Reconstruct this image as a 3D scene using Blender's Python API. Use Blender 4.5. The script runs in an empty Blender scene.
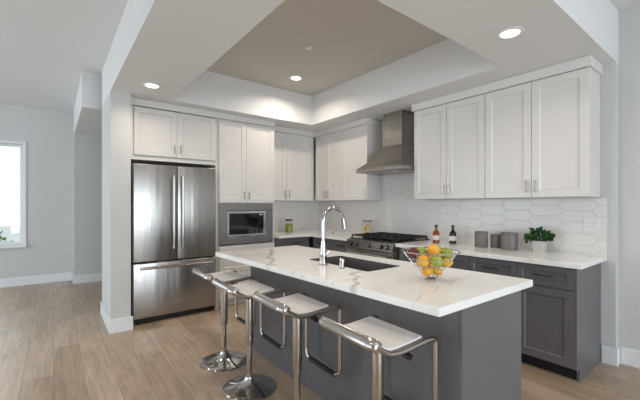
import bpy, bmesh, math, random
from mathutils import Vector, Matrix
random.seed(7)
S = bpy.context.scene
C = S.collection
R = math.radians
PI = math.pi

# ------------------------------------------------------------------ camera
cd = bpy.data.cameras.new('camera')
cam = bpy.data.objects.new('camera', cd)
C.objects.link(cam)
S.camera = cam
cam.location = (0, 0, 1.331)
cam.rotation_euler = (R(90), 0, R(-37.77))
cd.sensor_fit = 'HORIZONTAL'
cd.sensor_width = 36.0
cd.lens = 36.0 * 343.6 / 640.0
cd.shift_y = 5.0 / 640.0
cd.clip_start = 0.02

# ------------------------------------------------------------------ world, light, exposure
W = bpy.data.worlds.new('world')
S.world = W
W.use_nodes = True
bg = W.node_tree.nodes['Background']
bg.inputs['Color'].default_value = (0.83, 0.92, 1.0, 1)
bg.inputs['Strength'].default_value = 1.85

def area(name, loc, rot, sx, sy, power, col=(1, 1, 1)):
    l = bpy.data.lights.new(name, 'AREA')
    l.shape = 'RECTANGLE'
    l.size = sx
    l.size_y = sy
    l.energy = power
    l.color = col
    o = bpy.data.objects.new(name, l)
    C.objects.link(o)
    o.location = loc
    o.rotation_euler = rot
    return o
# daylight entering by the patio door behind the camera, the windows on the left and at the far end
DAY = (0.81, 0.89, 1.0)
area('daylight_patio_door', (0.6, -4.72, 1.25), (R(90), 0, 0), 4.2, 2.3, 160, DAY)
area('daylight_left_window', (-4.22, 1.2, 1.45), (R(90), 0, R(-90)), 3.6, 1.9, 18, DAY)
area('daylight_dining_window', (-4.22, 5.2, 1.45), (R(90), 0, R(-90)), 2.6, 1.9, 78, DAY)

S.view_settings.view_transform = 'Standard'
S.view_settings.look = 'None'
S.view_settings.gamma = 1
S.view_settings.use_curve_mapping = False
S.view_settings.exposure = 0.25
DOWNLIGHT_W = 3.4
DOWN_COL = (1.0, 0.87, 0.74)

# ------------------------------------------------------------------ materials
def srgb(r, g, b):
    f = lambda c: (c / 255 / 12.92) if c / 255 <= 0.04045 else ((c / 255 + 0.055) / 1.055) ** 2.4
    return (f(r), f(g), f(b), 1)

def mat(name, col, rough=0.5, metal=0.0, spec=0.5, **kw):
    m = bpy.data.materials.new(name)
    m.use_nodes = True
    nt = m.node_tree
    b = nt.nodes['Principled BSDF']
    b.inputs['Base Color'].default_value = col
    b.inputs['Roughness'].default_value = rough
    b.inputs['Metallic'].default_value = metal
    b.inputs['Specular IOR Level'].default_value = spec
    for k, v in kw.items():
        b.inputs[k].default_value = v
    return m

def nodes(m):
    nt = m.node_tree
    return nt, nt.nodes['Principled BSDF'], nt.links

def coords(nt, scale=(1, 1, 1), rot=(0, 0, 0), loc=(0, 0, 0)):
    tc = nt.nodes.new('ShaderNodeTexCoord')
    mp = nt.nodes.new('ShaderNodeMapping')
    mp.inputs['Scale'].default_value = scale
    mp.inputs['Rotation'].default_value = rot
    mp.inputs['Location'].default_value = loc
    nt.links.new(tc.outputs['Object'], mp.inputs['Vector'])
    return mp.outputs['Vector']

def noise(nt, vec, scale, detail=3, rough=0.5, dist=0.0):
    n = nt.nodes.new('ShaderNodeTexNoise')
    n.inputs['Scale'].default_value = scale
    n.inputs['Detail'].default_value = detail
    n.inputs['Roughness'].default_value = rough
    n.inputs['Distortion'].default_value = dist
    if vec is not None:
        nt.links.new(vec, n.inputs['Vector'])
    return n.outputs['Fac']

def ramp(nt, fac, stops):
    r = nt.nodes.new('ShaderNodeValToRGB')
    e = r.color_ramp.elements
    e[0].position, e[0].color = stops[0]
    e[1].position, e[1].color = stops[1]
    for p, c in stops[2:]:
        x = e.new(p)
        x.color = c
    nt.links.new(fac, r.inputs['Fac'])
    return r.outputs['Color']

def math_(nt, op, a, b=None, clamp=False):
    n = nt.nodes.new('ShaderNodeMath')
    n.operation = op
    n.use_clamp = clamp
    for i, x in enumerate((a, b)):
        if x is None:
            continue
        if isinstance(x, (int, float)):
            n.inputs[i].default_value = x
        else:
            nt.links.new(x, n.inputs[i])
    return n.outputs[0]

def mix(nt, fac, a, b, mode='MIX'):
    n = nt.nodes.new('ShaderNodeMix')
    n.data_type = 'RGBA'
    n.blend_type = mode
    for i, x in ((0, fac), (6, a), (7, b)):
        if isinstance(x, (int, float)):
            n.inputs[i].default_value = x
        elif isinstance(x, tuple):
            n.inputs[i].default_value = x
        else:
            nt.links.new(x, n.inputs[i])
    return n.outputs[2]

def bump(nt, b, h, strength=0.2, dist=0.01):
    n = nt.nodes.new('ShaderNodeBump')
    n.inputs['Strength'].default_value = strength
    n.inputs['Distance'].default_value = dist
    nt.links.new(h, n.inputs['Height'])
    nt.links.new(n.outputs['Normal'], b.inputs['Normal'])

def painted(name, col, rough=0.6, bs=0.05, scale=180, spec=0.5):
    m = mat(name, col, rough, spec=spec)
    nt, b, L = nodes(m)
    bump(nt, b, noise(nt, coords(nt), scale, 2), bs, 0.002)
    return m

M = {}
M['wall'] = painted('wall_paint', srgb(207, 207, 205), 0.85)
M['ceiling'] = painted('ceiling_paint', srgb(226, 226, 225), 0.9)
M['tray'] = painted('tray_ceiling_tone', srgb(204, 200, 193), 0.9)  # darker, warmer tone than the other ceilings
M['trim'] = painted('trim_paint', srgb(232, 232, 232), 0.4)
M['cab'] = painted('white_cabinet_paint', srgb(221, 218, 214), 0.38, 0.02)
M['grey'] = painted('grey_cabinet_paint', srgb(103, 102, 104), 0.36, 0.02)
M['dark'] = mat('dark_toe_kick', srgb(30, 29, 30), 0.6)
M['gap'] = mat('dark_gap', srgb(20, 20, 20), 0.7)
M['vinyl'] = mat('window_vinyl', srgb(225, 228, 228), 0.4)
M['chrome'] = mat('polished_chrome', (0.50, 0.49, 0.48, 1), 0.1, 1.0)
M['satin'] = mat('satin_chrome', (0.52, 0.48, 0.445, 1), 0.17, 1.0)
M['nickel'] = mat('brushed_nickel', (0.42, 0.40, 0.38, 1), 0.32, 1.0)
M['pull'] = mat('dark_bar_pull', srgb(62, 60, 60), 0.35, 0.9)
M['rubber'] = mat('black_rubber', srgb(18, 18, 19), 0.5)
M['iron'] = mat('cast_iron', srgb(24, 24, 25), 0.5)
M['black_glass'] = mat('black_glass', srgb(12, 13, 13), 0.06)
M['seat'] = mat('white_laminate', srgb(246, 242, 238), 0.32)
M['grout'] = mat('grout', srgb(212, 209, 206), 0.8)
M['tile'] = mat('glazed_white_tile', srgb(226, 223, 219), 0.28)
M['plate'] = mat('outlet_plastic', srgb(228, 228, 228), 0.35)
M['slot'] = mat('outlet_slot', srgb(130, 130, 130), 0.5)
M['cement'] = painted('cement_pot', srgb(196, 193, 187), 0.8, 0.4, 60)
M['canister'] = painted('grey_canister', srgb(116, 110, 108), 0.45, 0.05)
M['can_lid'] = mat('canister_lid', srgb(110, 103, 100), 0.5)
M['soil'] = mat('soil', srgb(52, 40, 30), 0.9)
M['bottle_cap'] = mat('bottle_cap', srgb(40, 36, 34), 0.4)
M['label'] = mat('paper_label', srgb(226, 222, 214), 0.7)
M['lens'] = mat('lamp_lens', (1, 1, 1, 1), 0.5)
nt, b, L = nodes(M['lens'])
b.inputs['Emission Color'].default_value = (1.0, 0.93, 0.82, 1)
b.inputs['Emission Strength'].default_value = 4.0
M['sink'] = mat('sink_composite', srgb(92, 89, 86), 0.45)

def glassy(name, col, rough=0.02, clear=0.8):
    m = bpy.data.materials.new(name)
    m.use_nodes = True
    nt = m.node_tree
    nt.nodes.remove(nt.nodes['Principled BSDF'])
    out = nt.nodes['Material Output']
    t = nt.nodes.new('ShaderNodeBsdfTransparent')
    t.inputs['Color'].default_value = col
    g = nt.nodes.new('ShaderNodeBsdfGlossy')
    g.inputs['Roughness'].default_value = rough
    lw = nt.nodes.new('ShaderNodeLayerWeight')
    lw.inputs['Blend'].default_value = 0.5
    p3 = math_(nt, 'POWER', lw.outputs['Facing'], 3.5)
    fr = math_(nt, 'ADD', math_(nt, 'MULTIPLY', p3, 0.6), 0.04, True)
    mx = nt.nodes.new('ShaderNodeMixShader')
    nt.links.new(fr, mx.inputs[0])
    nt.links.new(t.outputs[0], mx.inputs[1])
    nt.links.new(g.outputs[0], mx.inputs[2])
    nt.links.new(mx.outputs[0], out.inputs['Surface'])
    return m
M['pane'] = glassy('window_glass', (0.97, 0.98, 0.98, 1))
M['jar'] = glassy('jar_glass', (0.93, 0.95, 0.94, 1))
M['amber'] = glassy('amber_glass', srgb(214, 172, 112))
M['darkglass'] = mat('dark_bottle_glass', srgb(22, 24, 18), 0.08)
M['amber_liquid'] = mat('amber_liquid', srgb(190, 140, 66), 0.15)

# brushed stainless steel: fine streaks along one axis
def steel(name, col, streak, rough=0.27, bs=0.1, amp=0.10):
    m = mat(name, col, rough, 1.0)
    nt, b, L = nodes(m)
    v = coords(nt, streak)
    n = noise(nt, v, 6, 4, 0.6)
    r = nt.nodes.new('ShaderNodeMapRange')
    r.inputs['To Min'].default_value = rough - amp
    r.inputs['To Max'].default_value = rough + amp
    L.new(n, r.inputs['Value'])
    L.new(r.outputs[0], b.inputs['Roughness'])
    v2 = coords(nt, tuple(0.12 * s if s > 1 else s for s in streak))
    bump(nt, b, noise(nt, v2, 2.2, 2, 0.5), bs, 0.02)
    return m
M['steel_v'] = steel('brushed_steel_fridge', (0.40, 0.385, 0.365, 1), (19, 19, 0.2), 0.29, 0.55, 0.06)
M['steel_h'] = steel('brushed_steel_hood', (0.36, 0.335, 0.305, 1), (30, 0.4, 30), 0.28, 0.01, 0.04)
M['steel_mw'] = steel('brushed_steel_microwave', (0.29, 0.275, 0.265, 1), (0.4, 30, 30), 0.32, 0.05)

# wood floor: planks along Y
m = mat('oak_planks', (0.4, 0.3, 0.2, 1), 0.32)
nt, b, L = nodes(m)
v = coords(nt, (1, 1, 1), (0, 0, R(90)))
br = nt.nodes.new('ShaderNodeTexBrick')
br.offset = 0.37
br.inputs['Scale'].default_value = 1.0
br.inputs['Brick Width'].default_value = 1.7
br.inputs['Row Height'].default_value = 0.19
br.inputs['Mortar Size'].default_value = 0.0022
br.inputs['Mortar Smooth'].default_value = 0.3
br.inputs['Bias'].default_value = 0.0
br.inputs['Color1'].default_value = (0, 0, 0, 1)
br.inputs['Color2'].default_value = (1, 1, 1, 1)
br.inputs['Mortar'].default_value = (0.5, 0.5, 0.5, 1)
L.new(v, br.inputs['Vector'])
tone = ramp(nt, br.outputs['Color'], [(0.0, srgb(176, 155, 133)), (1.0, srgb(198, 178, 155)), (0.5, srgb(188, 167, 144))])
g1 = noise(nt, coords(nt, (14, 0.9, 1)), 2.2, 6, 0.62, 0.7)
g2 = noise(nt, coords(nt, (90, 2.5, 1)), 2.0, 3, 0.6)
c1 = mix(nt, ramp(nt, g1, [(0.36, (0, 0, 0, 1)), (0.66, (1, 1, 1, 1))]), (0.82, 0.81, 0.80, 1), (1.13, 1.11, 1.09, 1))
c2 = mix(nt, 1.0, tone, c1, 'MULTIPLY')
c3 = mix(nt, ramp(nt, g2, [(0.42, (0, 0, 0, 1)), (0.62, (1, 1, 1, 1))]), (0.90, 0.89, 0.88, 1), (1.04, 1.04, 1.04, 1))
c4 = mix(nt, 1.0, c2, c3, 'MULTIPLY')
g3 = noise(nt, coords(nt, (3.2, 1.1, 1)), 1.6, 4, 0.55, 0.4)
c4 = mix(nt, 1.0, c4, mix(nt, ramp(nt, g3, [(0.35, (0, 0, 0, 1)), (0.68, (1, 1, 1, 1))]), (0.86, 0.85, 0.83, 1), (1.08, 1.08, 1.08, 1)), 'MULTIPLY')
c5 = mix(nt, br.outputs['Fac'], c4, srgb(136, 116, 98))
L.new(c5, b.inputs['Base Color'])
hh = math_(nt, 'SUBTRACT', math_(nt, 'MULTIPLY', g2, 0.15), br.outputs['Fac'])
bump(nt, b, hh, 0.25, 0.002)
M['floor'] = m

# white quartz with grey veins
VEINS = [(1.17 - 1.6145, 2.05 - 1.882, 1.66 - 1.6145, 2.92 - 1.882, .026, .8), (1.17 - 1.6145, 1.24 - 1.882, 1.56 - 1.6145, 1.62 - 1.882, .026, .8), (-.43, -.40, -.20, -.50, .010, .5), (-.43, -.95, .43, -.80, .008, .4),
         (3.0, 1.30, 3.68, 1.05, .014, .6), (3.0, 1.66, 3.4, 1.52, .012, .5)]
def quartz(name, loc):
    m = mat(name, (0.85, 0.84, 0.82, 1), 0.14)
    nt, b, L = nodes(m)
    v = coords(nt, (1, 1, 1), (0, 0, R(28)), loc)
    n1 = noise(nt, v, 1.05, 4, 0.55, 0.9)
    a = math_(nt, 'ABSOLUTE', math_(nt, 'SUBTRACT', n1, 0.5))
    vein = ramp(nt, a, [(0.0, (1, 1, 1, 1)), (0.013, (0, 0, 0, 1))])
    msk = ramp(nt, noise(nt, v, 1.6, 2), [(0.48, (0, 0, 0, 1)), (0.68, (0.5, 0.5, 0.5, 1))])
    fine = ramp(nt, math_(nt, 'ABSOLUTE', math_(nt, 'SUBTRACT', noise(nt, v, 3.1, 4, 0.6, 1.2), 0.5)),
                [(0.0, (0.2, 0.2, 0.2, 1)), (0.006, (0, 0, 0, 1))])
    soft = ramp(nt, noise(nt, v, 2.4, 4), [(0.45, (0, 0, 0, 1)), (0.8, (0.22, 0.22, 0.22, 1))])
    f = mix(nt, 1.0, vein, msk, 'MULTIPLY')
    vo = coords(nt)
    sx = nt.nodes.new('ShaderNodeSeparateXYZ')
    L.new(vo, sx.inputs[0])
    wob = math_(nt, 'MULTIPLY', math_(nt, 'SUBTRACT', noise(nt, vo, 6.5, 4, 0.6), 0.5), 0.22)
    for (x0, y0, x1, y1, w_, amp) in VEINS:
        dx, dy = x1 - x0, y1 - y0
        ln = math.hypot(dx, dy)
        dx, dy = dx / ln, dy / ln
        X_, Y_ = math_(nt, 'SUBTRACT', sx.outputs[0], x0), math_(nt, 'SUBTRACT', sx.outputs[1], y0)
        t_ = math_(nt, 'ADD', math_(nt, 'MULTIPLY', X_, dx), math_(nt, 'MULTIPLY', Y_, dy))
        d_ = math_(nt, 'ADD', math_(nt, 'ADD', math_(nt, 'MULTIPLY', X_, -dy), math_(nt, 'MULTIPLY', Y_, dx)), wob)
        core = math_(nt, 'SUBTRACT', 1.0, math_(nt, 'DIVIDE', math_(nt, 'ABSOLUTE', d_), w_), True)
        ends = math_(nt, 'MULTIPLY', math_(nt, 'MULTIPLY', t_, 12.0, True), math_(nt, 'MULTIPLY', math_(nt, 'SUBTRACT', ln, t_), 12.0, True))
        k_ = math_(nt, 'MULTIPLY', math_(nt, 'MULTIPLY', core, ends), amp)
        f = mix(nt, 1.0, f, k_, 'ADD')
    f = mix(nt, 1.0, f, mix(nt, 1.0, fine, msk, 'MULTIPLY'), 'ADD')
    f2 = mix(nt, 1.0, f, soft, 'ADD')
    col = mix(nt, f2, srgb(246, 245, 242), srgb(172, 165, 157))
    L.new(col, b.inputs['Base Color'])
    return m
M['quartz'] = quartz('white_quartz', (3.3, 1.7, 0))

def fruit_mat(name, c1, c2, scale=3.0, rough=0.35, pit=0.15):
    m = mat(name, c1, rough)
    nt, b, L = nodes(m)
    v = coords(nt)
    L.new(ramp(nt, noise(nt, v, scale * 8, 3), [(0.35, c1), (0.7, c2)]), b.inputs['Base Color'])
    bump(nt, b, noise(nt, v, 260, 2), pit, 0.001)
    return m
M['orange'] = fruit_mat('orange_peel', srgb(232, 162, 38), srgb(236, 180, 58))
M['lemon'] = fruit_mat('lemon_peel', srgb(226, 180, 66), srgb(214, 160, 50))
M['green_apple'] = fruit_mat('green_apple_skin', srgb(132, 160, 50), srgb(172, 186, 78), pit=0.02)
M['red_apple'] = fruit_mat('red_apple_skin', srgb(86, 20, 24), srgb(128, 44, 36), pit=0.02)
M['stem'] = mat('fruit_stem', srgb(80, 56, 32), 0.7)
m = mat('leaf', srgb(40, 104, 40), 0.45)
nt, b, L = nodes(m)
L.new(ramp(nt, noise(nt, coords(nt), 30, 2), [(0.3, srgb(16, 56, 24)), (0.7, srgb(48, 106, 44))]), b.inputs['Base Color'])
M['leaf'] = m
M['foliage'] = mat('garden_foliage', srgb(90, 130, 62), 0.6)
M['stucco'] = painted('white_stucco', srgb(226, 226, 222), 0.9, 0.4, 60)
M['ground'] = painted('patio_concrete', srgb(168, 164, 158), 0.9, 0.3, 30)
M['olives'] = fruit_mat('green_preserve', srgb(126, 136, 36), srgb(160, 160, 60))

# ------------------------------------------------------------------ mesh helpers
class MB:
    def __init__(s):
        s.bm = bmesh.new()
    def box(s, lo, hi, bev=0.0, seg=1):
        b2 = bmesh.new()
        vs = [b2.verts.new((x, y, z)) for x in (lo[0], hi[0]) for y in (lo[1], hi[1]) for z in (lo[2], hi[2])]
        for f in ((0, 1, 3, 2), (4, 6, 7, 5), (0, 4, 5, 1), (2, 3, 7, 6), (0, 2, 6, 4), (1, 5, 7, 3)):
            b2.faces.new([vs[i] for i in f])
        if bev > 0:
            bmesh.ops.bevel(b2, geom=b2.edges[:], offset=bev, segments=seg, profile=0.5, affect='EDGES')
        s.merge(b2)
        return s
    def merge(s, b2, mtx=None):
        if mtx is not None:
            b2.transform(mtx)
        me = bpy.data.meshes.new('tmp')
        b2.to_mesh(me)
        b2.free()
        s.bm.from_mesh(me)
        bpy.data.meshes.remove(me)
    def quad(s, *p):
        s.bm.faces.new([s.bm.verts.new(q) for q in p])
        return s
    def rings(s, rings, cap0=True, cap1=True, closed=True):
        vr = [[s.bm.verts.new(p) for p in r] for r in rings]
        n = len(vr[0])
        for a, b in zip(vr, vr[1:]):
            for i in range(n if closed else n - 1):
                j = (i + 1) % n
                s.bm.faces.new((a[i], a[j], b[j], b[i]))
        if cap0:
            s.bm.faces.new(list(reversed(vr[0])))
        if cap1:
            s.bm.faces.new(vr[-1])
        return s
    def lathe(s, prof, c=(0, 0, 0), n=32, cap0=True, cap1=True):
        rr = []
        for r, z in prof:
            rr.append([(c[0] + r * math.cos(2 * PI * i / n), c[1] + r * math.sin(2 * PI * i / n), c[2] + z) for i in range(n)])
        return s.rings(rr, cap0, cap1)
    def cyl(s, p, q, r, n=16, r2=None):
        return s.tube([p, q], r, n, r_end=r2)
    def tube(s, pts, r, n=12, closed=False, sec=None, up=None, r_end=None):
        """sweep a circle (or an ellipse sec=(a,b), a along 'up') along pts"""
        pts = [Vector(p) for p in pts]
        N = len(pts)
        fr = []
        prev = None
        for i in range(N):
            if closed:
                t = (pts[(i + 1) % N] - pts[i - 1]).normalized()
            else:
                t = (pts[min(i + 1, N - 1)] - pts[max(i - 1, 0)]).normalized()
            if prev is None:
                u = Vector(up) if up else (Vector((0, 0, 1)) if abs(t.z) < 0.9 else Vector((1, 0, 0)))
            else:
                u = prev
            u = (u - t * u.dot(t)).normalized()
            prev = u
            w = t.cross(u)
            fr.append((u, w))
        rr = []
        for i, (p, (u, w)) in enumerate(zip(pts, fr)):
            ri = r if r_end is None else r + (r_end - r) * i / (N - 1)
            a, b = sec if sec else (ri, ri)
            rr.append([tuple(p + u * a * math.cos(2 * PI * k / n) + w * b * math.sin(2 * PI * k / n)) for k in range(n)])
        if closed:
            rr.append(rr[0])
            return s.rings(rr, False, False)
        return s.rings(rr)
    def sphere(s, c, r, sc=(1, 1, 1), n=20, fn=None):
        b2 = bmesh.new()
        bmesh.ops.create_uvsphere(b2, u_segments=n, v_segments=n * 2 // 3, radius=1)
        for v in b2.verts:
            k = fn(v.co) if fn else 1.0
            v.co = Vector((v.co.x * r * sc[0] * k, v.co.y * r * sc[1] * k, v.co.z * r * sc[2] * (k if fn else 1)))
        s.merge(b2, Matrix.Translation(c))
        return s

def wloc(o):
    v = Vector((0, 0, 0))
    while o is not None:
        v += o.location
        o = o.parent
    return v

def obj(name, mb, m, parent=None, smooth=False, local=False, label=None, autos=None):
    """link the bmesh as ONE mesh object; world coordinates unless local"""
    bm = mb.bm
    if parent is not None and not local:
        bmesh.ops.translate(bm, verts=bm.verts[:], vec=-wloc(parent))
    bmesh.ops.remove_doubles(bm, verts=bm.verts[:], dist=1e-5)
    bmesh.ops.recalc_face_normals(bm, faces=bm.faces[:])
    me = bpy.data.meshes.new(name)
    bm.to_mesh(me)
    bm.free()
    me.materials.append(M[m])
    if smooth:
        me.polygons.foreach_set('use_smooth', [True] * len(me.polygons))
        me.set_sharp_from_angle(angle=R(autos or 35))
    o = bpy.data.objects.new(name, me)
    C.objects.link(o)
    if parent is not None:
        o.parent = parent
    if label:
        o['label'] = label
    return o

def center_origin(o, p):
    """move a top-level mesh's origin to p, leaving the shape where it is"""
    p = Vector(p)
    o.data.transform(Matrix.Translation(-p))
    o.location = p
    return o

def tag(o, label, cat, group=None):
    o['label'] = label
    o['category'] = cat
    if group:
        o['group'] = group
    return o

def thing(name, label, cat, loc=(0, 0, 0), group=None, rz=0):
    o = bpy.data.objects.new(name, None)
    C.objects.link(o)
    o.empty_display_size = 0.05
    o.location = loc
    o.rotation_euler = (0, 0, rz)
    return tag(o, label, cat, group)

def struct(name, mb, m, parent=None, **k):
    o = obj(name, mb, m, parent, **k)
    if parent is None:
        o['kind'] = 'structure'
    return o

def sempty(name, loc):
    o = bpy.data.objects.new(name, None)
    C.objects.link(o)
    o.location = loc
    o['kind'] = 'structure'
    return o

def kids(o):
    return [c for c in bpy.data.objects if c.parent == o]

def dup(root, loc, rz=None, label=None):
    def cp(o, par):
        c = o.copy()
        C.objects.link(c)
        if par is not None:
            c.parent = par
        for ch in kids(o):
            cp(ch, c)
        return c
    r = cp(root, None)
    r.location = loc
    if rz is not None:
        r.rotation_euler = (0, 0, rz)
    if label:
        r['label'] = label
    return r

def fillet(pts, rad, seg=6, closed=False):
    pts = [Vector(p) for p in pts]
    N = len(pts)
    out = []
    for i in range(N):
        if not closed and i in (0, N - 1):
            out.append(pts[i])
            continue
        a, p, c = pts[i - 1], pts[i], pts[(i + 1) % N]
        d1, d2 = (a - p), (c - p)
        r = min(rad, d1.length * 0.49, d2.length * 0.49)
        s, e = p + d1.normalized() * r, p + d2.normalized() * r
        for k in range(seg + 1):
            t = k / seg
            out.append(s * (1 - t) ** 2 + p * 2 * t * (1 - t) + e * t * t)
    return out

# a flat front in a vertical plane: face 'Y' looks toward -Y (u = x), face 'X' looks toward -X (u = y)
def fpt(face, front, u, z, dep):
    return (u, front + dep, z) if face == 'Y' else (front + dep, u, z)

def shaker(face, front, u0, u1, z0, z1, t=0.02, rail=0.062, rec=0.009, slab=False):
    mb = MB()
    def ring(ins, dep):
        return [fpt(face, front, u, z, dep) for u, z in ((u0 + ins, z0 + ins), (u1 - ins, z0 + ins), (u1 - ins, z1 - ins), (u0 + ins, z1 - ins))]
    rs = [ring(0, t), ring(0, 0.002), ring(0.002, 0)]
    if not slab:
        rs += [ring(rail, 0), ring(rail + 0.002, 0.003), ring(rail + 0.008, rec)]
    mb.rings(rs)
    return mb

def fbox(mb, face, front, u0, u1, z0, z1, d0, d1, bev=0.0):
    a, b = fpt(face, front, u0, z0, d0), fpt(face, front, u1, z1, d1)
    return mb.box([min(x, y) for x, y in zip(a, b)], [max(x, y) for x, y in zip(a, b)], bev)

def bar_pull(face, front, u, z, length, vertical, r=0.0055, stand=0.028):
    mb = MB()
    h = length / 2
    ends = [(u, z - h), (u, z + h)] if vertical else [(u - h, z), (u + h, z)]
    k = 0.72
    posts = [((a[0] - u) * k + u, (a[1] - z) * k + z) for a in ends]
    mb.tube([fpt(face, front, *ends[0], -stand), fpt(face, front, *ends[1], -stand)], r, 10)
    for p in posts:
        mb.tube([fpt(face, front, *p, 0.001), fpt(face, front, *p, -stand)], r * 0.85, 8)
    return mb

# ------------------------------------------------------------------ main measures
XR, XR2, YS, YB = 3.674, 3.77, 0.748, 4.80      # range wall, its step, soffit edge, fridge wall
ZS, ZC = 2.52, 2.96                              # soffit, high ceiling
XW0, XW1, YW, YW1 = 0.465, 0.651, 4.137, 4.95    # wing wall beside the refrigerator

# ------------------------------------------------------------------ structure
struct('floor', MB().box((-4.2, -4.7, -0.1), (4.1, 8.0, 0)), 'floor')
struct('ceiling', MB().box((-4.2, -4.7, ZC), (4.1, 8.0, ZC + 0.12)), 'ceiling')
TX0, TX1, TY0, TY1 = 1.06, 3.03, 1.375, 4.11
sof = MB()
for lo, hi in (((XW0, YS), (TX0, YW1)), ((TX1, YS), (XR2 + .01, YW1)), ((TX0, YS), (TX1, TY0)), ((TX0, TY1), (TX1, YW1))):
    sof.box((lo[0], lo[1], ZS), (hi[0], hi[1], ZC - 0.001))
struct('ceiling', sof, 'ceiling')
struct('ceiling', MB().box((TX0 + .001, TY0 + .001, ZC - 0.012), (TX1 - .001, TY1 - .001, ZC - 0.001)), 'tray')

struct('wall_right', MB().box((XR, YS, 0), (3.95, YW1, ZS)), 'wall')
struct('wall_right_front', MB().box((XR2, -4.6, 0), (3.95, YS - .001, ZC)), 'wall')
struct('wall_back', MB().box((XW1, YB, 0), (XR, YW1, ZS)), 'wall')
struct('wall_wing', MB().box((XW0, YW, 0), (XW1, YW1, ZS)), 'wall')
# far end of the dining side: window wall, boxed-out wall and dropped beam
struct('wall_nook', MB().box((0.27, 7.11, 0), (3.2, 7.75, ZC)), 'wall')
struct('ceiling', MB().box((0.27, 5.08, 2.527), (3.2, 7.109, ZC - .001)), 'ceiling')
struct('wall_hall', MB().box((3.2, YW1, 0), (3.4, 7.75, ZC)), 'wall')

def wall_with_opening(name, axis, c0, c1, a0, a1, o0, o1, z0, z1, H=ZC):
    mb = MB()
    def bx(p0, p1, q0, q1):
        if p1 - p0 < 1e-4 or q1 - q0 < 1e-4:
            return
        if axis == 'Y':
            mb.box((p0, c0, q0), (p1, c1, q1))
        else:
            mb.box((c0, p0, q0), (c1, p1, q1))
    e = [a0]
    for s, t in zip(o0, o1):
        e += [s, t]
    e.append(a1)
    for i in range(0, len(e), 2):
        bx(e[i], e[i + 1], 0, H)
    for s, t in zip(o0, o1):
        bx(s, t, 0, z0)
        bx(s, t, z1, H)
    return struct(name, mb, 'wall')
WX0, WX1, WZ0, WZ1 = -1.75, -0.40, 0.68, 2.335
wall_with_opening('wall_far', 'Y', 7.5, 7.7, -4.2, 0.27, [WX0], [WX1], WZ0, WZ1)
wall_with_opening('wall_left', 'X', -4.2, -4.0, -4.6, 7.5, [-0.6, 3.9], [3.0, 6.5], 0.5, 2.4)
wall_with_opening('wall_rear', 'Y', -4.6, -4.4, -4.0, XR2, [-1.5], [2.7], 0.05, 2.4)

def window(n, axis, at, depth, a0, a1, z0, z1, mull, casing=0.035, sgn=1):
    """vinyl frame in an opening; 'at' is the glass plane"""
    root = sempty('window_%d' % n, ((a0 + a1) / 2, at, z0) if axis == 'Y' else (at, (a0 + a1) / 2, z0))
    def bx(mb, p0, p1, q0, q1, w):
        lo, hi = ((p0, at - w, q0), (p1, at + w, q1)) if axis == 'Y' else ((at - w, p0, q0), (at + w, p1, q1))
        mb.box(lo, hi, 0.004)
    f = MB()
    c = 0.045
    bx(f, a0, a1, z0, z0 + c, .035); bx(f, a0, a1, z1 - c, z1, .035)
    bx(f, a0, a0 + c, z0 + c, z1 - c, .035); bx(f, a1 - c, a1, z0 + c, z1 - c, .035)
    for mpos in mull:
        bx(f, mpos - .025, mpos + .025, z0 + c, z1 - c, .03)
    obj('window_frame', f, 'vinyl', root)
    g = MB()
    bx(g, a0 + c, a1 - c, z0 + c, z1 - c, .003)
    obj('glass_pane', g, 'pane', root)
    return root
w1 = window(1, 'Y', 7.60, 0.1, WX0, WX1, WZ0, WZ1, [])
t = MB()   # thin white casing and sill round the far window
t.box((WX1, 7.485, WZ0 - .06), (WX1 + .04, 7.4995, WZ1 + .04), .003)
t.box((WX0 - .04, 7.485, WZ0 - .06), (WX0, 7.4995, WZ1 + .04), .003)
t.box((WX0, 7.485, WZ1), (WX1, 7.4995, WZ1 + .04), .003)
obj('window_casing', t, 'trim', w1)
obj('window_sill', MB().box((WX0 - .06, 7.44, WZ0 - .045), (WX1 + .045, 7.565, WZ0 - .001), .004), 'trim', w1)
window(2, 'Y', -4.50, 0.1, -1.5, 2.7, 0.05, 2.4, [0.6])
window(3, 'X', -4.10, 0.1, -0.6, 3.0, 0.5, 2.4, [0.6, 1.8])
window(4, 'X', -4.10, 0.1, 3.9, 6.5, 0.5, 2.4, [5.2])

# baseboards
BH, BT = 0.145, 0.014
def base(name, pts):
    mb = MB()
    for (x0, y0, x1, y1) in pts:
        mb.box((min(x0, x1), min(y0, y1), 0), (max(x0, x1), max(y0, y1), BH), .003)
    struct(name, mb, 'trim')
base('baseboard_far', [(-4.0, 7.5 - BT, 0.27 - BT, 7.5)])
base('baseboard_nook', [(0.27 - BT, 7.11 - BT, 3.2, 7.11), (0.27 - BT, 7.11, 0.27, 7.5 - BT)])
base('baseboard_wing', [(XW0 - BT, YW - BT, XW1 + .02, YW), (XW0 - BT, YW, XW0, YW1 + BT)])
base('baseboard_right', [(XR - BT, YS - BT, XR, 0.84), (XR, YS - BT, XR2 - BT, YS - .0005)])
base('baseboard_right_front', [(XR2 - BT, -4.4, XR2, YS - BT)])
base('baseboard_left', [(-4.0, -4.4, -4.0 + BT, 7.5 - BT)])
base('baseboard_rear', [(-4.0 + BT, -4.4, -1.5, -4.4 + BT), (2.7, -4.4, XR2 - BT, -4.4 + BT)])

# outside, seen through the far window
struct('ground', MB().box((-9, 7.75, -0.3), (5, 14, -0.05)), 'ground')
gw = obj('garden_wall', MB().box((-7, 11.0, -0.05), (3, 11.25, 0.85), .02), 'stucco')
tag(gw, 'pale stucco garden wall outside the far window', 'wall')

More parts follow.
